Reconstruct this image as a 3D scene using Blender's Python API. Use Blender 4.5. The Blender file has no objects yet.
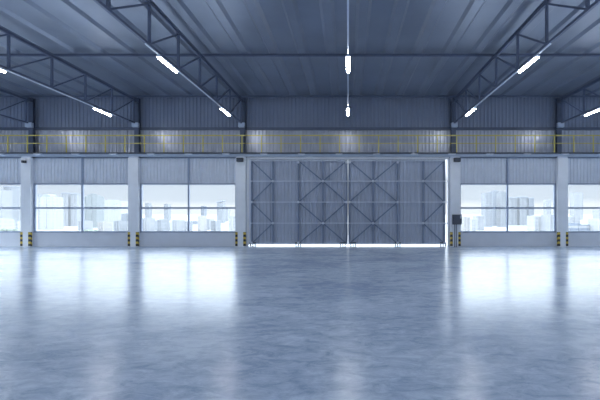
import bpy, bmesh, math, random
from mathutils import Vector, Matrix
random.seed(7)
SC = bpy.context.scene
COL = SC.collection

# ------------------------------------------------------------------ helpers
class MB:
    """collects shapes into one bmesh, then links them as ONE mesh object"""
    def __init__(self): self.bm = bmesh.new()
    def box(self, x0, x1, y0, y1, z0, z1, bev=0.0):
        v = [self.bm.verts.new((x, y, z)) for z in (z0, z1) for y in (y0, y1) for x in (x0, x1)]
        f = [(0,2,3,1),(4,5,7,6),(0,1,5,4),(2,6,7,3),(0,4,6,2),(1,3,7,5)]
        fs = [self.bm.faces.new([v[i] for i in q]) for q in f]
        if bev > 0:
            es = list({e for q in fs for e in q.edges})
            bmesh.ops.bevel(self.bm, geom=es, offset=bev, segments=2, affect='EDGES', profile=0.6)
        return self
    def bar(self, p, q, w, h, up=(0,0,1)):
        """rectangular bar from p to q, w across, h along the 'up' side"""
        p, q = Vector(p), Vector(q); d = (q-p).normalized(); u = Vector(up)
        if abs(d.dot(u)) > .999: u = Vector((0,1,0))
        s = d.cross(u).normalized(); t = s.cross(d).normalized()
        v = []
        for c in (p, q):
            for a, b in ((-1,-1),(1,-1),(1,1),(-1,1)):
                v.append(self.bm.verts.new(c + s*a*w/2 + t*b*h/2))
        for k in range(4):
            self.bm.faces.new((v[k], v[(k+1)%4], v[4+(k+1)%4], v[4+k]))
        self.bm.faces.new(v[3::-1]); self.bm.faces.new(v[4:8])
        return self
    def tube(self, p, q, r, n=10):
        p, q = Vector(p), Vector(q); d = (q-p).normalized()
        u = Vector((0,0,1)) if abs(d.z) < .9 else Vector((1,0,0))
        s = d.cross(u).normalized(); t = s.cross(d).normalized()
        rings = []
        for c in (p, q):
            rings.append([self.bm.verts.new(c + (s*math.cos(a)+t*math.sin(a))*r) for a in [2*math.pi*i/n for i in range(n)]])
        for i in range(n):
            f = self.bm.faces.new((rings[0][i], rings[0][(i+1)%n], rings[1][(i+1)%n], rings[1][i])); f.smooth = True
        self.bm.faces.new(rings[0][::-1]); self.bm.faces.new(rings[1])
        return self
    def prism(self, pts, axis, a, b):
        """closed outline pts (2D) extruded along 'axis' from a to b"""
        def P(u, w, c):
            return {'x': (c,u,w), 'y': (u,c,w), 'z': (u,w,c)}[axis]
        A = [self.bm.verts.new(P(u,w,a)) for u, w in pts]; B = [self.bm.verts.new(P(u,w,b)) for u, w in pts]
        n = len(pts)
        for i in range(n): self.bm.faces.new((A[i], A[(i+1)%n], B[(i+1)%n], B[i]))
        self.bm.faces.new(A[::-1]); self.bm.faces.new(B)
        return self
    def blob(self, c, r, sub=2, jit=.18, squash=(1,1,1), seed=0):
        rnd = random.Random(seed)
        g = bmesh.ops.create_icosphere(self.bm, subdivisions=sub, radius=1.0)
        for v in g['verts']:
            k = 1 + rnd.uniform(-jit, jit)
            v.co = Vector(c) + Vector((v.co.x*squash[0], v.co.y*squash[1], v.co.z*squash[2]))*r*k
        return self
    def build(self, name, mat, parent=None):
        bmesh.ops.recalc_face_normals(self.bm, faces=self.bm.faces[:])
        me = bpy.data.meshes.new(name); self.bm.to_mesh(me); self.bm.free()
        o = bpy.data.objects.new(name, me); COL.objects.link(o)
        if mat is not None: me.materials.append(mat)
        if parent is not None:
            o.parent = parent
            o.matrix_parent_inverse = Matrix.Translation(-parent.location)
        return o

def tag(o, label=None, cat=None, group=None, kind=None):
    if label: o['label'] = label
    if cat: o['category'] = cat
    if group: o['group'] = group
    if kind: o['kind'] = kind
    return o
def empty(name, loc=(0,0,0)):
    o = bpy.data.objects.new(name, None); COL.objects.link(o); o.location = loc; o.empty_display_size = .2
    return o
def thing(name, label, cat, loc=(0,0,0), group=None):
    return tag(empty(name, loc), label, cat, group, 'thing')
def copy_tree(o, delta, parent=None):
    c = o.copy(); COL.objects.link(c)
    if parent is None: c.location = o.location + Vector(delta)
    else: c.parent = parent; c.matrix_parent_inverse = o.matrix_parent_inverse.copy()
    for ch in list(o.children): copy_tree(ch, delta, c)
    return c

# ------------------------------------------------------------------ materials
def mat(name, col, rough=.5, metal=0.0, spec=None, noise=0.0, nscale=3.0, bump=0.0, bscale=20.0):
    m = bpy.data.materials.new(name); m.use_nodes = True; nt = m.node_tree; N = nt.nodes
    b = N['Principled BSDF']
    b.inputs['Base Color'].default_value = (*col, 1); b.inputs['Roughness'].default_value = rough
    b.inputs['Metallic'].default_value = metal
    if spec is not None: b.inputs['Specular IOR Level'].default_value = spec
    if noise > 0 or bump > 0:
        tc = N.new('ShaderNodeTexCoord')
    if noise > 0:
        t = N.new('ShaderNodeTexNoise'); t.inputs['Scale'].default_value = nscale; t.inputs['Detail'].default_value = 5
        nt.links.new(tc.outputs['Object'], t.inputs['Vector'])
        r = N.new('ShaderNodeMapRange'); r.inputs[1].default_value = .3; r.inputs[2].default_value = .7
        r.inputs[3].default_value = 1-noise; r.inputs[4].default_value = 1+noise
        nt.links.new(t.outputs['Fac'], r.inputs[0])
        h = N.new('ShaderNodeHueSaturation'); h.inputs['Color'].default_value = (*col, 1)
        nt.links.new(r.outputs[0], h.inputs['Value']); nt.links.new(h.outputs['Color'], b.inputs['Base Color'])
    if bump > 0:
        t2 = N.new('ShaderNodeTexNoise'); t2.inputs['Scale'].default_value = bscale; t2.inputs['Detail'].default_value = 3
        nt.links.new(tc.outputs['Object'], t2.inputs['Vector'])
        bp = N.new('ShaderNodeBump'); bp.inputs['Strength'].default_value = bump; bp.inputs['Distance'].default_value = .02
        nt.links.new(t2.outputs['Fac'], bp.inputs['Height']); nt.links.new(bp.outputs['Normal'], b.inputs['Normal'])
    return m

M = {}
M['roof']   = mat('roof_sheet', (.28,.32,.395), .34, .45, noise=.08, nscale=.6)
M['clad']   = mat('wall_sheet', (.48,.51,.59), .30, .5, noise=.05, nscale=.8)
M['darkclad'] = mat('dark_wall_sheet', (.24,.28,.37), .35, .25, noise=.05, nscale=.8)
M['panel']  = mat('white_sheet', (.64,.69,.77), .45, .0, noise=.04)
M['sill']   = mat('painted_wall', (.66,.70,.77), .5, noise=.04, nscale=1.2)
M['steel']  = mat('dark_steel', (.10,.125,.185), .45, .2, noise=.08)
M['truss']  = mat('truss_steel', (.13,.16,.24), .45, .2, noise=.06)
M['white']  = mat('white_paint', (.80,.84,.89), .42, noise=.04, nscale=1.5)
M['whitemetal'] = mat('white_metal', (.70,.76,.86), .35, noise=.03)
M['frame']  = mat('window_metal', (.30,.36,.48), .4, .2, noise=.05)
M['door']   = mat('door_sheet', (.42,.47,.57), .42, .2, noise=.06, nscale=1.0)
M['doorframe'] = mat('door_steel', (.19,.24,.34), .4, .3, noise=.06)
M['doorrail'] = mat('door_rail_steel', (.62,.67,.75), .4, .0, noise=.05)
M['doorwhite'] = mat('door_surround_paint', (.86,.88,.91), .4, noise=.03)
M['deck']   = mat('deck_steel', (.10,.13,.18), .5, .3, noise=.1)
M['beam']   = mat('light_steel', (.52,.60,.72), .4, .15, noise=.05)
M['yellow'] = mat('yellow_paint', (.62,.54,.12), .4, noise=.08, nscale=4)
M['black']  = mat('black_plastic', (.02,.025,.035), .35, noise=.1)
M['dgrey']  = mat('dark_grey_metal', (.055,.068,.095), .4, .2, noise=.08)
M['rubber'] = mat('rubber', (.03,.03,.035), .7, noise=.1)
M['grate'] = mat('grating_edge', (.06,.07,.09), .5, .2)
M['screen'] = mat('pale_display', (.45,.52,.6), .2, noise=.03)
M['apron']  = mat('outdoor_concrete', (.74,.76,.80), .8, noise=.06)

def floor_mat():
    m = bpy.data.materials.new('polished_concrete'); m.use_nodes = True; nt = m.node_tree; N = nt.nodes; L = nt.links
    b = N['Principled BSDF']; tc = N.new('ShaderNodeTexCoord')
    mp = N.new('ShaderNodeMapping'); mp.inputs['Scale'].default_value = (.55, 1.0, 1); L.new(tc.outputs['Object'], mp.inputs['Vector'])
    n1 = N.new('ShaderNodeTexNoise'); n1.inputs['Scale'].default_value = .5; n1.inputs['Detail'].default_value = 8; n1.inputs['Roughness'].default_value = .62; n1.inputs['Distortion'].default_value = .8
    n2 = N.new('ShaderNodeTexNoise'); n2.inputs['Scale'].default_value = 4.5; n2.inputs['Detail'].default_value = 9; n2.inputs['Roughness'].default_value = .78; n2.inputs['Distortion'].default_value = .6
    L.new(mp.outputs[0], n1.inputs['Vector']); L.new(mp.outputs[0], n2.inputs['Vector'])
    mx = N.new('ShaderNodeMath'); mx.operation = 'MULTIPLY_ADD'; mx.inputs[1].default_value = .40
    mb = N.new('ShaderNodeMath'); mb.operation = 'MULTIPLY'; mb.inputs[1].default_value = .60
    L.new(n2.outputs['Fac'], mb.inputs[0]); L.new(n1.outputs['Fac'], mx.inputs[0]); L.new(mb.outputs[0], mx.inputs[2])
    cr = N.new('ShaderNodeValToRGB'); e = cr.color_ramp.elements
    e[0].position = .42; e[0].color = FLOOR_A; e[1].position = .59; e[1].color = FLOOR_B
    L.new(mx.outputs[0], cr.inputs['Fac']); L.new(cr.outputs['Color'], b.inputs['Base Color'])
    rr = N.new('ShaderNodeMapRange'); rr.inputs[1].default_value = .3; rr.inputs[2].default_value = .7
    rr.inputs[3].default_value = FLOOR_R[0]; rr.inputs[4].default_value = FLOOR_R[1]
    L.new(n1.outputs['Fac'], rr.inputs[0]); L.new(rr.outputs[0], b.inputs['Roughness'])
    b.inputs['IOR'].default_value = FLOOR_IOR
    bp = N.new('ShaderNodeBump'); bp.inputs['Strength'].default_value = .10; bp.inputs['Distance'].default_value = .02
    L.new(n2.outputs['Fac'], bp.inputs['Height']); L.new(bp.outputs['Normal'], b.inputs['Normal'])
    return m
FLOOR_A = (.36,.47,.66,1); FLOOR_B = (.70,.82,.96,1); FLOOR_R = (.18,.24); FLOOR_IOR = 1.9
M['floor'] = floor_mat()

def stripe_mat():
    """black and yellow hazard bands, straight across the front, slanting on the sides"""
    m = bpy.data.materials.new('hazard_stripes'); m.use_nodes = True; nt = m.node_tree; N = nt.nodes; L = nt.links
    b = N['Principled BSDF']; b.inputs['Roughness'].default_value = .45
    tc = N.new('ShaderNodeTexCoord'); sp = N.new('ShaderNodeSeparateXYZ'); L.new(tc.outputs['Object'], sp.inputs[0])
    a = N.new('ShaderNodeMath'); a.operation = 'MULTIPLY_ADD'; a.inputs[1].default_value = .5
    L.new(sp.outputs['Y'], a.inputs[0]); L.new(sp.outputs['Z'], a.inputs[2])
    d = N.new('ShaderNodeMath'); d.operation = 'MULTIPLY_ADD'; d.inputs[1].default_value = 1/.30; d.inputs[2].default_value = -24.87*.5/.30 - .12 + 100
    L.new(a.outputs[0], d.inputs[0])
    f = N.new('ShaderNodeMath'); f.operation = 'FRACT'; L.new(d.outputs[0], f.inputs[0])
    g = N.new('ShaderNodeMath'); g.operation = 'LESS_THAN'; g.inputs[1].default_value = .52; L.new(f.outputs[0], g.inputs[0])
    mx = N.new('ShaderNodeMix'); mx.data_type = 'RGBA'
    mx.inputs['A'].default_value = (.62,.46,.06,1); mx.inputs['B'].default_value = (.012,.012,.018,1)
    L.new(g.outputs[0], mx.inputs['Factor']); L.new(mx.outputs['Result'], b.inputs['Base Color'])
    return m
M['stripe'] = stripe_mat()

def glass_mat():
    m = bpy.data.materials.new('hazy_glass'); m.use_nodes = True; nt = m.node_tree; N = nt.nodes; L = nt.links
    N.clear(); out = N.new('ShaderNodeOutputMaterial')
    tr = N.new('ShaderNodeBsdfTransparent'); tr.inputs['Color'].default_value = (.98,.99,1,1)
    tl = N.new('ShaderNodeBsdfTranslucent'); tl.inputs['Color'].default_value = (.9,.95,1,1)
    gl = N.new('ShaderNodeBsdfGlossy'); gl.inputs['Roughness'].default_value = .03
    m1 = N.new('ShaderNodeMixShader'); m1.inputs[0].default_value = GLASS_HAZE  # whitish translucent share stands in for outdoor haze, put into the panes
    m2 = N.new('ShaderNodeMixShader'); fr = N.new('ShaderNodeFresnel'); fr.inputs['IOR'].default_value = 1.3
    L.new(tr.outputs[0], m1.inputs[1]); L.new(tl.outputs[0], m1.inputs[2])
    L.new(fr.outputs[0], m2.inputs[0]); L.new(m1.outputs[0], m2.inputs[1]); L.new(gl.outputs[0], m2.inputs[2])
    L.new(m2.outputs[0], out.inputs['Surface'])
    return m
GLASS_HAZE = .06
M['glass'] = glass_mat()

def emit_mat(name, col, s):
    m = bpy.data.materials.new(name); m.use_nodes = True; nt = m.node_tree; N = nt.nodes
    b = N['Principled BSDF']; b.inputs['Base Color'].default_value = (.9,.9,.9,1); b.inputs['Roughness'].default_value = .4
    b.inputs['Emission Color'].default_value = (*col, 1); b.inputs['Emission Strength'].default_value = s
    return m
LAMP = 45.0
M['lamp'] = emit_mat('lit_diffuser', (.96,.98,1.0), LAMP)

def facade_mat(name, wall, glass, sx=3.2, sz=3.2, wx=.5, wz=.45):
    """regular grid of windows over a plain wall"""
    m = bpy.data.materials.new(name); m.use_nodes = True; nt = m.node_tree; N = nt.nodes; L = nt.links
    b = N['Principled BSDF']; b.inputs['Roughness'].default_value = .6
    tc = N.new('ShaderNodeTexCoord'); sp = N.new('ShaderNodeSeparateXYZ'); L.new(tc.outputs['Object'], sp.inputs[0])
    xy = N.new('ShaderNodeMath'); xy.operation = 'ADD'; L.new(sp.outputs['X'], xy.inputs[0]); L.new(sp.outputs['Y'], xy.inputs[1])
    def band(src, s, w):
        d = N.new('ShaderNodeMath'); d.operation = 'DIVIDE'; d.inputs[1].default_value = s; L.new(src, d.inputs[0])
        f = N.new('ShaderNodeMath'); f.operation = 'FRACT'; L.new(d.outputs[0], f.inputs[0])
        g = N.new('ShaderNodeMath'); g.operation = 'LESS_THAN'; g.inputs[1].default_value = w; L.new(f.outputs[0], g.inputs[0])
        return g.outputs[0]
    mu = N.new('ShaderNodeMath'); mu.operation = 'MULTIPLY'
    L.new(band(xy.outputs[0], sx, wx), mu.inputs[0]); L.new(band(sp.outputs['Z'], sz, wz), mu.inputs[1])
    mx = N.new('ShaderNodeMix'); mx.data_type = 'RGBA'
    mx.inputs['A'].default_value = (*wall,1); mx.inputs['B'].default_value = (*glass,1)
    L.new(mu.outputs[0], mx.inputs['Factor']); L.new(mx.outputs['Result'], b.inputs['Base Color'])
    return m
M['f_white'] = facade_mat('white_facade', (0.297,0.305,0.312), (0.214,0.239,0.270), 5, 3.4, .4, .45)
M['f_grey']  = facade_mat('grey_facade', (0.164,0.179,0.196), (0.115,0.134,0.162), 5, 3.4, .5, .5)
M['f_blue']  = facade_mat('blue_grey_facade', (0.137,0.156,0.184), (0.095,0.120,0.154), 4, 3.4, .55, .5)
M['f_green'] = facade_mat('green_grey_facade', (0.154,0.176,0.182), (0.105,0.132,0.145), 5, 3.4, .5, .5)
M['f_pale']  = facade_mat('pale_facade', (0.211,0.222,0.238), (0.178,0.195,0.219), 6, 3.6, .4, .5)
M['f_warm']  = facade_mat('cream_facade', (0.254,0.247,0.238), (0.199,0.206,0.217), 6, 3.6, .4, .5)
M['f_band']  = facade_mat('blue_banded_facade', (0.243,0.255,0.272), (0.076,0.109,0.169), 1000, 4.5, 1.1, .5)
M['cityroof'] = mat('city_roof', (.20,.23,.28), .8, noise=.1, nscale=.05)
M['whiteroof'] = mat('white_roof', (.38,.39,.41), .7, noise=.04, nscale=.05)
M['cityground'] = mat('city_ground', (.32,.34,.36), .9, noise=.12, nscale=.01)
M['leaf'] = mat('tree_leaves', (.15,.20,.14), .8, noise=.25, nscale=.4)
M['bark'] = mat('tree_bark', (.22,.18,.15), .9, noise=.2)

# ------------------------------------------------------------------ dimensions
EYE = 2.2; F = 382.0; CX, CY = 348.0, 213.0
YW = 25.12                 # inner plane of the window wall
YU = 25.62                 # the wall above the walkway stands further back
P = 7.0                    # column pitch
XL, XR = -28.0, 28.0; YR = -9.0
def px(x, Y): return (x-CX)*Y/F
def pz(y, Y): return EYE + (CY-y)*Y/F

# ------------------------------------------------------------------ shell
def corrugated(mb, x0, x1, y, z0, z1, pitch, depth, flat=.5, slope=.12, back=.03):
    """trapezoid-profile sheet standing in the xz plane; ribs come towards -y"""
    pts = []; x = x0
    while x < x1 - 1e-6:
        e = min(x+pitch, x1); w = pitch
        for u, d in ((0,0),(flat*w,0),((flat+slope)*w,-depth),((1-slope)*w,-depth)):
            if x+u <= x1: pts.append((x+u, y+d))
        x += pitch
    pts.append((x1, y)); pts += [(x1, y+back), (x0, y+back)]
    mb.prism(pts, 'z', z0, z1)
    return mb

fl = MB().box(XL-.3, XR+.3, YR-.3, 26.1, -.3, 0).build('floor', M['floor']); tag(fl, 'polished bluish concrete floor mirroring the bright windows', None, None, 'structure')

# roof deck: flat sheet with ribs hanging down, running towards the window wall
ZC = 10.045; RD = .115
pts = []
c = .6 - 1.4*21
while c < XR:
    if c-.32 > XL:
        pts += [(c-.29, ZC), (c-.17, ZC-RD), (c+.17, ZC-RD), (c+.29, ZC)]
    c += 1.4
pts = [(XL-.3, ZC)] + pts + [(XR+.3, ZC), (XR+.3, ZC+.12), (XL-.3, ZC+.12)]
ce = MB().prism(pts, 'y', YR-.3, 26.1).build('ceiling', M['roof']); tag(ce, 'grey-blue ribbed sheet metal roof underside', None, None, 'structure')

# window wall
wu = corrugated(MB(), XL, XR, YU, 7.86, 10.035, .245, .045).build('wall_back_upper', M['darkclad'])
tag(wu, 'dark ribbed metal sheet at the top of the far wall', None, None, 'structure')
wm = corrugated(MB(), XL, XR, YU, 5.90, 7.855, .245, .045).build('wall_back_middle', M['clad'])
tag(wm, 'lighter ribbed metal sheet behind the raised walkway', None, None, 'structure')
tag(MB().box(XL, XR, YW+.14, YU+.03, 5.80, 5.90).build('trim_2', M['frame']), 'steel ledge where the upper wall steps back', None, None, 'structure')
wb = tag(empty('wall_back', (0, YW, 0)), 'window wall of pale ribbed panels above and low painted wall below', None, None, 'structure')
BAYS = [(-4,-3), (-3,-2), (-2,-1), (1,2), (2,3), (3,4)]
HC = .15; HW = .33
for a, b in BAYS:
    x0, x1 = a*P+HW, b*P-HW
    xm = (x0+x1)/2
    for u0, u1 in ((x0, xm-.05), (xm+.05, x1)):
        corrugated(MB(), u0, u1, YW+.10, 4.15, 5.80, .222, .04).build('overhead_panel', M['panel'], wb)
    MB().box(xm-.05, xm+.05, YW+.0, YW+.12, 4.15, 5.80).build('panel_mullion', M['frame'], wb)
    MB().box(x0, x1, YW, YW+.25, 0, .91).build('low_wall', M['sill'], wb)
    MB().box(x0, x1, YW-.03, YW+.25, .91, .96).build('window_sill', M['frame'], wb)
for a in (-4,-3,-2,-1,1,2,3,4):
    MB().box(a*P-HW, a*P+HW, YW-.03, YW+.25, 0, 5.80).build('pier', M['sill'], wb)
gi = MB()
gi.box(XL, XR, YU-.13, YU-.05, 7.74, 7.92)
tag(gi.build('trim_3', M['steel']), 'dark steel girt running along the upper wall', None, None, 'structure')

# windows
for i, (a, b) in enumerate(BAYS):
    x0, x1 = a*P+HW, b*P-HW; xm = (x0+x1)/2; z0, z1 = .96, 4.15
    w = tag(empty('window_%d' % (i+1), (xm, YW+.05, z0)), None, None, None, 'structure')
    w['label'] = ['pale tower behind it, cut off by the left edge', 'wide four-pane window with white slab and twin towers behind', 'wide four-pane window immediately left of the sliding doors',
                  'wide four-pane window with grey towers, immediately right of the sliding doors', 'four-pane window cut off by the right edge', 'four-pane window in the last bay on the right'][i]
    if i == 0: w['label'] = 'four-pane window cut off by the left edge'
    f = MB(); t = .09
    f.box(x0, x1, YW, YW+.14, z1-t, z1); f.box(x0, x1, YW, YW+.14, z0, z0+.05)
    f.box(x0, x0+t, YW, YW+.14, z0+.05, z1-t); f.box(x1-t, x1, YW, YW+.14, z0+.05, z1-t)
    f.build('window_frame', M['frame'], w)
    MB().box(xm-.05, xm+.05, YW+.01, YW+.13, z0+.05, z1-t).build('mullion', M['frame'], w)
    tm = MB(); zt = 2.53
    tm.box(x0+t, xm-.05, YW+.01, YW+.13, zt-.055, zt+.055); tm.box(xm+.05, x1-t, YW+.01, YW+.13, zt-.055, zt+.055)
    tm.build('transom', M['frame'], w)
    for u0, u1 in ((x0+t, xm-.05), (xm+.05, x1-t)):
        for v0, v1 in ((z0+.05, zt-.055), (zt+.055, z1-t)):
            MB().box(u0, u1, YW+.066, YW+.074, v0, v1).build('glass_pane', M['glass'], w)

# the rest of the hall, behind and beside the camera: open bands added to let in fill light
REAR_TOP = 7.4
def plain_wall(name, horiz, pos, a, b, z0, z1, zt, label):
    w = MB()
    if horiz:
        w.box(a, b, pos-.25, pos, 0, z0); w.box(a, b, pos-.25, pos, z1, zt); w.box(-P*1.2, P*1.2, pos-.25, pos, z0, z1)
    else:
        w.box(pos-.12, pos+.12, a, b, 0, z0); w.box(pos-.12, pos+.12, a, b, z1, zt)
    o = w.build(name, M['sill']); tag(o, label, None, None, 'structure')
    return o
plain_wall('wall_rear', True, YR, XL, XR, .9, REAR_TOP, ZC, 'unseen rear wall with a long open band added for light')
plain_wall('wall_left', False, XL-.13, YR, YW+.2, .9, 4.2, ZC, 'unseen left side wall with an open band added for daylight')
plain_wall('wall_right', False, XR+.13, YR, YW+.2, .9, 4.2, ZC, 'unseen right side wall with an open band added for daylight')

# door surround
tr = MB()
tr.box(-6.67, 6.67, 25.14, 25.42, 5.74, 5.88)
tr.box(-6.67, -6.56, 25.20, 25.42, 0, 5.74); tr.box(6.58, 6.67, 25.20, 25.42, 0, 5.74)
tag(tr.build('trim_1', M['doorwhite']), 'pale steel surround around the sliding doors', None, None, 'structure')

# outside apron under the doors
ap = MB().box(-40, 40, 26.1, 38, -.3, -.02).build('ground', M['apron']); tag(ap, 'pale concrete apron outside the doors', None, None, 'structure')

# ------------------------------------------------------------------ sliding doors
PX = [.085, 1.65, 3.27, 4.95, 6.36]; RZ = [.18, 1.53, 2.92, 4.30, 5.64]
def make_door(s, idx):
    d = tag(empty('door_%d' % idx, (s*3.3, 25.25, 0)), ('left' if s < 0 else 'right') + ' leaf of the tall grey steel sliding doors with cross bracing', None, None, 'structure')
    x0, x1 = sorted((s*.010, s*(6.54 if s < 0 else 6.46)))
    corrugated(MB(), x0, x1, 25.33, .13, 5.735, .235, .035).build('door_skin', M['door'], d)
    if s < 0: tag(MB().box(-6.54, -6.42, 25.20, 25.29, .13, 5.69).build('edge_profile', M['whitemetal'], d), 'pale edge strip of the leaf')
    for X in PX:
        MB().box(s*X-.045, s*X+.045, 25.17, 25.29, .13, 5.69).build('post', M['doorframe'], d)
    e = s*6.60
    for j, Z in enumerate(RZ):
        ends = sorted((s*.03, s*6.56 if s > 0 and j in (1,2,3) else s*6.40))
        MB().box(ends[0], ends[1], 25.155, 25.255, Z-.03, Z+.03).build('rail', M['doorrail'], d)
    def brace(a, b):
        MB().bar((s*a[0], 25.215, a[1]), (s*b[0], 25.215, b[1]), .075, .06, up=(0,1,0)).build('diagonal_brace', M['doorframe'], d)
    for zlo, zmid, zhi in ((RZ[0],RZ[1],RZ[2]), (RZ[2],RZ[3],RZ[4])):
        c = (PX[1], zmid)
        for q in ((PX[0],zlo),(PX[0],zhi),(PX[2],zlo),(PX[2],zhi)): brace(c, q)
        c = (PX[3], zmid)
        for q in ((PX[4],zlo),(PX[4],zhi)): brace(c, q)
    g = MB()
    for X, Z in ((PX[0],RZ[2]), (PX[1],RZ[1]), (PX[1],RZ[3]), (PX[2],RZ[2]), (PX[3],RZ[1]), (PX[3],RZ[3]), (PX[4],RZ[2]), (PX[0],RZ[4]), (PX[2],RZ[4]), (PX[2],RZ[0]), (PX[4],RZ[0])):
        n = 10; r = .085
        ox = s*(X + (.03 if X == PX[0] else 0))
        oz = Z + (-.10 if Z == RZ[4] else (.06 if Z == RZ[0] else 0))
        g.prism([(ox+r*math.cos(2*math.pi*k/n), oz+r*math.sin(2*math.pi*k/n)) for k in range(n)], 'y', 25.145, 25.158)
    g.build('gusset_plate', M['doorrail'], d)
    for X in (.34, 3.28, 6.28):
        rb = MB()
        for u in (-.15, 0, .15):
            rb.box(s*X+u-.03, s*X+u+.03, 25.16, 25.30, .06, .24)
        rb.box(s*X-.2, s*X+.2, 25.15, 25.31, .20, .26)
        r = rb.build('roller_bracket', M['dgrey'], d)
        for u in (-.15, 0, .15):
            wx = s*X+u
            MB().tube((wx-.025, 25.23, .062), (wx+.025, 25.23, .062), .06, 14).build('wheel', M['rubber'], r)
    return d
make_door(-1, 1); make_door(1, 2)

# ------------------------------------------------------------------ columns
WHERE = {-3: 'third column left of the doors', -2: 'second column left of the doors', -1: 'column directly left of the doors',
         1: 'column directly right of the doors', 2: 'second column right of the doors'}
def make_columns(k):
    X = k*P
    st = MB()   # steel I-section from the ledge up to the roof
    st.box(X-HC, X+HC, 25.28, 25.305, 5.90, 9.82); st.box(X-HC, X+HC, 25.47, 25.49, 5.90, 9.82); st.box(X-.03, X+.03, 25.305, 25.47, 5.90, 9.82)
    t = thing('steel_column', 'dark steel column from walkway to roof, over the ' + WHERE[k].replace('directly ', ''), 'column', (X, 25.38, 5.9), 'steel wall columns')
    st.build('shaft', M['steel'], t)
    MB().box(X-.20, X+.20, 25.05, 25.28, 7.84, 8.14).build('seat_bracket', M['beam'], t)
    MB().box(X-.17, X+.17, 24.99, 25.28, 9.50, 9.76).build('cap_plate', M['steel'], t)
    w = thing('white_column', 'white square column with striped corner guards, ' + WHERE[k], 'column', (X, 25.0, 0), 'white columns along the window wall')
    MB().box(X-.325, X+.325, 24.87, 25.088, 0, 5.78, .012).build('shaft', M['white'], w)
    MB().prism([(X-.325,5.78),(X+.325,5.78),(X+.27,5.88),(X-.27,5.88)], 'y', 24.89, 25.088).build('cap', M['whitemetal'], w)
    for s in (-1, 1):
        g = MB(); xc = X + s*.325
        a, b = sorted((xc - s*.14, xc + s*.012)); g.box(a, b, 24.858, 24.87, .04, .96)
        a, b = sorted((xc, xc + s*.012)); g.box(a, b, 24.87, 25.00, .04, .96)
        g.build('corner_guard', M['stripe'], w)
for k in (-3,-2,-1,1,2): make_columns(k)

# ------------------------------------------------------------------ walkway and railing
wk = thing('walkway', 'long raised steel walkway across the whole wall above the windows and doors', 'walkway', (0, 24.9, 6.1))
dk = MB(); dk.box(XL+.1, XR-.1, 24.70, 25.25, 6.06, 6.12)
for a in range(-4, 4): dk.box(a*P+.2, (a+1)*P-.2, 25.25, 25.55, 6.06, 6.12)
dk.build('deck', M['deck'], wk)
MB().box(XL+.1, XR-.1, 24.92, 25.02, 5.885, 6.055).build('edge_beam', M['beam'], wk)
j = 0
for q in range(-10, 10):
    X = -.58 + 2.444*q
    if X < -24 or X > 20: continue
    b = MB().box(X-.22, X+.22, 24.70, 24.92, 5.985, 6.058)
    b.build('bearer', M['whitemetal'], wk)
MB().box(XL+.1, XR-.1, 24.69, 24.70, 6.045, 6.119).build('grating_edge', M['grate'], wk)

rl = thing('guard_railing', 'yellow two-rail guard railing along the raised walkway', 'railing', (0, 24.76, 6.12))
MB().bar((XL+.2, 24.76, 7.225), (XR-.2, 24.76, 7.225), .06, .065).build('top_rail', M['yellow'], rl)
MB().bar((XL+.2, 24.76, 6.715), (XR-.2, 24.76, 6.715), .035, .045).build('mid_rail', M['yellow'], rl)
post_mesh = None
for q in range(-2, 34):
    X = -22.05 + 1.265*q
    if post_mesh is None:
        p = MB().box(-.026, .026, 24.735, 24.785, 6.12, 7.2).build('post', M['yellow'], rl); post_mesh = p.data
    else:
        p = bpy.data.objects.new('post', post_mesh); COL.objects.link(p); p.parent = rl
        p.matrix_parent_inverse = Matrix.Translation(-rl.location)
    p.location.x = X

# ------------------------------------------------------------------ roof trusses
ZT, ZB = 9.62, 8.12; PAN = 2.30; YE = 25.16
TW = {-3: 'leftmost roof truss, mostly outside the left edge', -2: 'second roof truss left of the doors', -1: 'roof truss over the column directly left of the doors',
      1: 'roof truss over the column directly right of the doors', 2: 'second roof truss right of the doors'}
def make_truss(k):
    X = k*P
    t = thing('roof_truss', 'dark steel ' + TW[k], 'truss', (X, YE, ZB), 'roof trusses')
    ch = MB(); ch.box(X-.09, X+.09, YR+.3, 24.98, ZT+.06, ZT+.08); ch.box(X-.02, X+.02, YR+.3, 24.98, ZT-.05, ZT+.06); ch.box(X-.05, X+.05, YR+.3, 24.98, ZT-.07, ZT-.05)
    ch.build('top_chord', M['truss'], t)
    MB().box(X-.045, X+.045, YR+.3, 25.04, ZB-.045, ZB+.045).build('bottom_chord', M['truss'], t)
    ys = [24.96-PAN*n for n in range(1, 17)]
    ys = [y for y in ys if y > YR+.5]
    for y in [24.92]+ys:
        MB().bar((X, y, ZB+.05), (X, y, ZT-.06), .085, .085, up=(0,1,0)).build('vertical_strut', M['truss'], t)
    for far, near in zip([24.92]+ys, ys):
        MB().bar((X, near, ZB+.03), (X, far, ZT-.05), .06, .06).build('diagonal_strut', M['truss'], t)
for k in (-3,-2,-1,1,2): make_truss(k)

# purlins
for y, lab in ((18.58, 'steel purlin crossing under the middle of the roof'), (25.14, 'steel purlin along the top of the far wall')):
    t = thing('roof_purlin', lab, 'beam', (0, y, 9.7), None)
    pb = MB(); pb.box(XL+.1, XR-.1, y-.05, y+.05, 9.825, 9.845); pb.box(XL+.1, XR-.1, y-.01, y+.01, 9.845, 9.91); pb.box(XL+.1, XR-.1, y-.05, y+.05, 9.91, 9.928)
    pb.build('channel', M['truss'], t)

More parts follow.
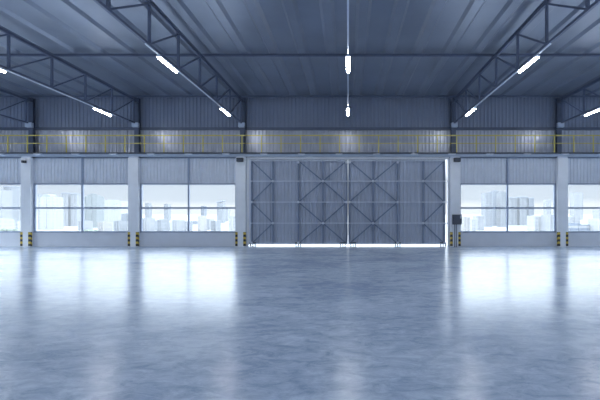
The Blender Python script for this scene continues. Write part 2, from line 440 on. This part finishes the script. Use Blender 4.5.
# ------------------------------------------------------------------ lamps
LX = {-3: 'third truss left of the doors', -2: 'second truss left of the doors', -1: 'truss directly left of the doors', 0: 'middle rail above the doors', 1: 'truss directly right of the doors', 2: 'second truss right of the doors'}
def make_lamp(X, Y):
    t = thing('tube_light', '', 'lamp', (X, Y, 8.0), 'tube lights under the roof')
    zb = 7.91
    MB().box(X-.09, X+.09, Y-.76, Y+.76, zb+.06, zb+.115, .01).build('housing', M['whitemetal'], t)
    d = MB(); n = 8
    pr = [(X+.062*math.cos(math.pi+math.pi*i/n), zb+.06+.065*math.sin(math.pi+math.pi*i/n)) for i in range(n+1)]
    d.prism(pr, 'y', Y-.72, Y+.72); d.build('diffuser', M['lamp'], t)
    for u in (-.5, .5):
        MB().tube((X, Y+u, zb+.115), (X, Y+u, 8.035), .012, 6).build('hanger', M['whitemetal'], t)
    return t
ROWS = [(21.8, 'far'), (14.85, 'near')]
first = None
for k in (-3,-2,-1,0,1,2):
    for Y, nm in ROWS + [(7.9, 'added'), (.95, 'rear')]:  # last two rows are out of view, added for extra light
        if nm in ('added', 'rear') and k in (-3,): continue
        if first is None: first = make_lamp(0, 21.8); o = first; o.location = (k*P, Y, 8.0)
        else: o = copy_tree(first, (k*P - first.location.x, Y - first.location.y, 0))
        o['label'] = 'lit white tube light, %s one under the %s' % ({'far': 'the far', 'near': 'the nearer', 'added': 'added', 'rear': 'added rearmost'}[nm], LX[k])
for k in (-3,-2,-1,0,1,2):
    X = k*P
    t = thing('light_rail', 'thin white lighting rail ' + ('hung on rods in the middle of the roof' if k == 0 else 'clipped under the ' + LX[k]), 'rail', (X, 18, 8.0), 'lighting rails')
    y0 = 0 if k == 0 else 13.2
    MB().box(X-.028, X+.028, y0, 23.0, 8.035, 8.074 if k else 8.09).build('rail', M['whitemetal'], t)
    if k == 0:
        for y in (2.5, 7.1, 11.7, 18.2, 22.8):
            MB().tube((X, y, 8.09), (X, y, 10.03), .012, 6).build('hanging_rod', M['truss'], t)

# ------------------------------------------------------------------ fittings on the columns
def speaker(X, lab):
    t = thing('speaker_box', lab, 'speaker', (X, 24.87, 5.6), 'black boxes on top of the columns')
    MB().box(X-.21, X+.21, 24.56, 24.80, 5.50, 5.76, .03).build('housing', M['black'], t)
    MB().box(X-.17, X+.17, 24.545, 24.56, 5.53, 5.70, .005).build('front_grille', M['dgrey'], t)
    MB().box(X-.05, X+.05, 24.80, 24.87, 5.56, 5.70).build('mount', M['dgrey'], t)
speaker(-6.98, 'black box mounted at the top of the white column left of the doors')
speaker(7.05, 'black box mounted at the top of the white column right of the doors')
t = thing('security_camera', 'small black camera high on the third white column left of the doors', 'camera', (-20.95, 24.87, 5.5), None)
MB().box(-21.06, -20.86, 24.60, 24.80, 5.44, 5.60, .02).build('housing', M['black'], t)
MB().tube((-20.98, 24.60, 5.50), (-20.98, 24.56, 5.49), .05, 12).build('lens', M['dgrey'], t)
MB().box(-20.99, -20.93, 24.80, 24.87, 5.48, 5.56).build('mount', M['dgrey'], t)

t = thing('control_box', 'dark grey electrical control box on the white column right of the doors', 'control box', (7.03, 24.87, 0), None)
MB().box(6.78, 7.36, 24.66, 24.868, 1.46, 2.10, .015).build('cabinet_body', M['dgrey'], t)
MB().box(6.81, 7.33, 24.645, 24.66, 1.49, 2.07, .005).build('cabinet_door', M['dgrey'], t)
tag(MB().box(7.235, 7.325, 24.636, 24.645, 1.84, 2.04).build('display', M['screen'], t), 'small pale display panel')
for X in (6.93, 7.05):
    MB().tube((X, 24.80, 0), (X, 24.80, 1.465), .022, 10).build('conduit', M['steel'], t)

# ------------------------------------------------------------------ the city outside
ZG = -16.0
tag(MB().box(-2500, 2500, 40, 4000, ZG-1, ZG).build('ground', M['cityground']), 'pale flat city ground far below the windows', None, None, 'structure')

def tower(x0, x1, top, Y, m, label, name='tower_block', depth=None, roof='slab', rm='cityroof', cat='building', group=None):
    X0, X1 = px(x0, Y), px(x1, Y); zt = pz(top, Y); w = X1-X0; dp = depth or max(14, w*.8)
    t = thing(name, label, cat, ((X0+X1)/2, Y, ZG), group)
    b = MB(); b.box(X0, X1, Y, Y+dp, ZG, zt)
    n = max(2, int(w/7))                       # projecting piers up the facade
    for i in range(n+1):
        xx = X0 + (w-1.0)*i/n; b.box(xx, xx+1.0, Y-.8, Y, ZG, zt)
    b.build('facade', M[m], t)
    if roof == 'slab':
        MB().box(X0-.06*w, X1+.06*w, Y-1.5, Y+dp, zt, zt+w*.10).build('roof_slab', M[rm], t)
    elif roof == 'boxes':
        MB().box(X0+.1*w, X0+.38*w, Y+1, Y+dp*.7, zt, zt+w*.16).build('roof_hut', M[m], t)
        MB().box(X0+.55*w, X0+.92*w, Y+1, Y+dp*.7, zt, zt+w*.11).build('roof_hut', M[m], t)
        MB().box(X0+.30*w, X0+.62*w, Y+2, Y+dp*.6, zt, zt+w*.24).build('roof_tank', M[rm], t)
    elif roof == 'dome':
        xc = X0+.46*w; r = .26*w
        MB().prism([(xc+r*math.cos(math.pi*i/12), zt+.72*r*math.sin(math.pi*i/12)) for i in range(13)], 'y', Y+1, Y+dp*.8).build('barrel_roof', M[rm], t)
        MB().box(X0, X0+.07*w, Y, Y+3, zt, zt+.2*w).build('corner_turret', M[rm], t)
    elif roof == 'slant':
        MB().prism([(X0-.1*w, zt), (X1+.06*w, zt+.32*w), (X1+.06*w, zt+.48*w), (X0-.1*w, zt+.14*w)], 'y', Y-1, Y+dp).build('slanted_roof', M[rm], t)
    else:
        MB().box(X0+.3*w, X0+.6*w, Y+1, Y+dp*.6, zt, zt+.06*w).build('roof_hut', M[m], t)
    return t
tower(-8, 3, 190, 520, 'f_pale', 'pale tower block at the far left edge of the leftmost window', roof='flat')
tower(4, 11.5, 187, 560, 'f_grey', 'grey gridded tower in the leftmost window')
tower(12, 23, 195, 600, 'f_white', 'white tower hugging the white column in the leftmost window', roof='flat')
tower(38, 54, 197, 420, 'f_white', 'broad white building with a grey domed roof', roof='dome')
tower(55, 61, 199.5, 640, 'f_blue', 'blue-grey tower between the domed white building and the twin towers', roof='flat')
tower(61.8, 68.2, 193.5, 520, 'f_pale', 'left one of two pale twin towers with dark flat roofs')
tower(71.2, 77.6, 194.3, 520, 'f_pale', 'right one of two pale twin towers with dark flat roofs')
tower(85, 97, 196.5, 470, 'f_green', 'greenish grey tower right of the window mullion', roof='boxes', rm='f_green')
tower(99, 121, 201, 760, 'f_white', 'wide hazy white slab right of the greenish tower', roof='none')
tower(121.5, 131, 214, 600, 'f_blue', 'low blue-grey block against the second white column', roof='none')
tower(145, 149, 203, 900, 'f_grey', 'thin faint tower in the left pane of the window beside the doors', roof='none')
tower(164, 168.3, 204, 900, 'f_grey', 'thin faint tower rising just above the transom', roof='none')
tower(201, 204.2, 206, 760, 'f_blue', 'slim dark blue-grey tower right of the mullion', roof='none')
tower(217, 223, 203, 700, 'f_grey', 'hazy tower with a slanted grey roof', roof='slant')
tower(223.5, 228, 207, 820, 'f_pale', 'pale tower next to the slanted roof', roof='none')
tower(191, 197, 221, 600, 'f_blue', 'low blue block at the foot of the mullion', roof='none')
tower(485, 492, 193, 500, 'f_grey', 'tall grey tower, left part of the large cluster right of the doors', roof='none')
tower(492.5, 500, 192, 540, 'f_blue', 'tallest grey-blue tower of the cluster right of the doors', roof='boxes', rm='f_grey')
tower(500.5, 506.5, 192.6, 500, 'f_grey', 'grey tower touching the mullion right of the doors', roof='boxes', rm='f_grey')
tower(510, 516.5, 198, 560, 'f_grey', 'first of three lower towers right of the mullion', roof='slab')
tower(519.5, 527, 197.5, 560, 'f_grey', 'middle of three lower towers right of the mullion', roof='slab')
tower(528.6, 533.8, 198.3, 560, 'f_blue', 'last of three lower towers right of the mullion', roof='slab')
tower(546, 551, 200, 1000, 'f_pale', 'faint pale tower near the second white column on the right', roof='none')
tower(574, 583, 193, 1000, 'f_pale', 'faint pale tower in the rightmost window', roof='none')
tower(569.5, 589, 224.5, 340, 'f_band', 'low white building with dark blue window bands', roof='none', depth=20)
tower(599, 612, 210, 800, 'f_pale', 'pale block at the right edge of the rightmost window', roof='none')
low = [(463,470,217,'f_warm'),(471,476,219,'f_white'),(477,484,216,'f_pale'),(534,541,216,'f_white'),(541,548,219,'f_pale'),(549,556,215,'f_pale'),
       (142,148,218,'f_pale'),(149.5,156,221,'f_grey'),(157,162,219.5,'f_grey'),(163,171,222,'f_white'),(172,178,220,'f_pale'),(179,187,221.5,'f_grey'),
       (205,210,219,'f_pale'),(211,216,221,'f_grey'),(229,236,215,'f_white'),(198,201,216,'f_warm'),(98,104,222,'f_warm'),(106,113,223.5,'f_white'),(114,120,221,'f_grey'),
       (78.5,84,221,'f_pale'),(-9,1,219,'f_white'),(12,19,222,'f_white'),(598,604,219,'f_white'),(570,580,217,'f_pale')]
for i, (a, b, tp, m) in enumerate(low):
    side = 'right of the doors' if a > 348 else 'left of the doors'
    tower(a, b, tp, 325+ (i*37) % 90, m, 'small pale low-rise block in the hazy city seen through the windows ' + side, name='low_rise_block', roof='none', rm='whiteroof',
          group='low-rise blocks ' + side)
def tree(x, y, r, lab, grp):
    Y = 300; X = px(x, Y); z = pz(y, Y)
    t = thing('tree', lab, 'tree', (X, Y, ZG), grp)
    MB().tube((X, Y, ZG), (X, Y, z), .4, 8).build('trunk', M['bark'], t)
    b = MB()
    for i in range(4):
        b.blob((X+random.uniform(-.5,.5)*r, Y+random.uniform(-.4,.4)*r, z+random.uniform(-.3,.3)*r), r*random.uniform(.6,.8), 2, .2, (1,1,.8), i+int(x))
    b.build('crown', M['leaf'], t)
for x, y, r in ((-2,231,2.0),(4,230.4,2.2),(10,231,2.1),(15.5,230.5,1.9)): tree(x, y, r, 'pale green tree low in the leftmost window', 'trees in the leftmost window')
for x, y, r in ((84,231.5,2.0),(90,231,2.2),(96,231.6,2.0)): tree(x, y, r, 'pale green tree at the foot of the greenish tower', 'trees under the greenish tower')

# ------------------------------------------------------------------ sky
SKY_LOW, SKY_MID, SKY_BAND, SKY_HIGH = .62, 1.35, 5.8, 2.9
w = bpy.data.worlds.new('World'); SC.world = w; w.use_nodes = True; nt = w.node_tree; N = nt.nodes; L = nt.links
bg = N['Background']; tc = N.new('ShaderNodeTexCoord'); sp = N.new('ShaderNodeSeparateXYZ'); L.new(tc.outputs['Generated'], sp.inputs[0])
mp = N.new('ShaderNodeMapping'); mp.inputs['Scale'].default_value = (3, 3, 14); L.new(tc.outputs['Generated'], mp.inputs[0])
no = N.new('ShaderNodeTexNoise'); no.inputs['Scale'].default_value = 2.0; no.inputs['Detail'].default_value = 6; L.new(mp.outputs[0], no.inputs['Vector'])
ad = N.new('ShaderNodeMath'); ad.operation = 'MULTIPLY_ADD'; ad.inputs[1].default_value = .02; ad.inputs[2].default_value = -.01; L.new(no.outputs['Fac'], ad.inputs[0])
su = N.new('ShaderNodeMath'); su.operation = 'ADD'; L.new(sp.outputs['Z'], su.inputs[0]); L.new(ad.outputs[0], su.inputs[1])
cr = N.new('ShaderNodeValToRGB'); e = cr.color_ramp.elements
e[0].position = 0; e[0].color = (.92,.97,1.0,1); e[1].position = 1; e[1].color = (.86,.93,1.0,1)
for p_, c_ in ((.018,(.95,.98,1.0,1)), (.03,(.66,.73,.80,1)), (.08,(.62,.70,.78,1)), (.25,(.78,.88,.97,1))):
    q = e.new(p_); q.color = c_
L.new(su.outputs[0], cr.inputs['Fac']); L.new(cr.outputs['Color'], bg.inputs['Color'])
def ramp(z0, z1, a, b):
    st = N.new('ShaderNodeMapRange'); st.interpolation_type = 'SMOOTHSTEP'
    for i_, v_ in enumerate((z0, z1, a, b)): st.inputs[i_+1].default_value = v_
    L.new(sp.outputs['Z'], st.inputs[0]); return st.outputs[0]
mu = N.new('ShaderNodeMath'); mu.operation = 'MULTIPLY'      # bright band added above the view for fill light; greyer horizon and zenith
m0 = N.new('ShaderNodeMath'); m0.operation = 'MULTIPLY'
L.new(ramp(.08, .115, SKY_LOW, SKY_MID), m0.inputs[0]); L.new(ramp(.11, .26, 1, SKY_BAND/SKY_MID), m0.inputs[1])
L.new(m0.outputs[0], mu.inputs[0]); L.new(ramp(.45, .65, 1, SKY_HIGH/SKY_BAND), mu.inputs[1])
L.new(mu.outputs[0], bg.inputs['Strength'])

# ------------------------------------------------------------------ camera and view
cam = bpy.data.cameras.new('camera'); co = bpy.data.objects.new('camera', cam); COL.objects.link(co)
co.location = (0, 0, EYE); co.rotation_euler = (math.pi/2, 0, 0)
cam.sensor_fit = 'HORIZONTAL'; cam.sensor_width = 36; cam.lens = 36*F/600
cam.shift_x = -(CX-300)/600; cam.shift_y = (CY-200)/600; cam.clip_end = 6000; cam.clip_start = .05
SC.camera = co
vs = SC.view_settings; vs.view_transform = 'Standard'; vs.look = 'None'; vs.gamma = 1; vs.use_curve_mapping = False; vs.exposure = 0.45
cy = SC.cycles; cy.use_denoising = True; cy.max_bounces = 10; cy.diffuse_bounces = 6; cy.glossy_bounces = 4; cy.transparent_max_bounces = 16
cy.sample_clamp_indirect = 10.0; cy.caustics_reflective = True; cy.caustics_refractive = False
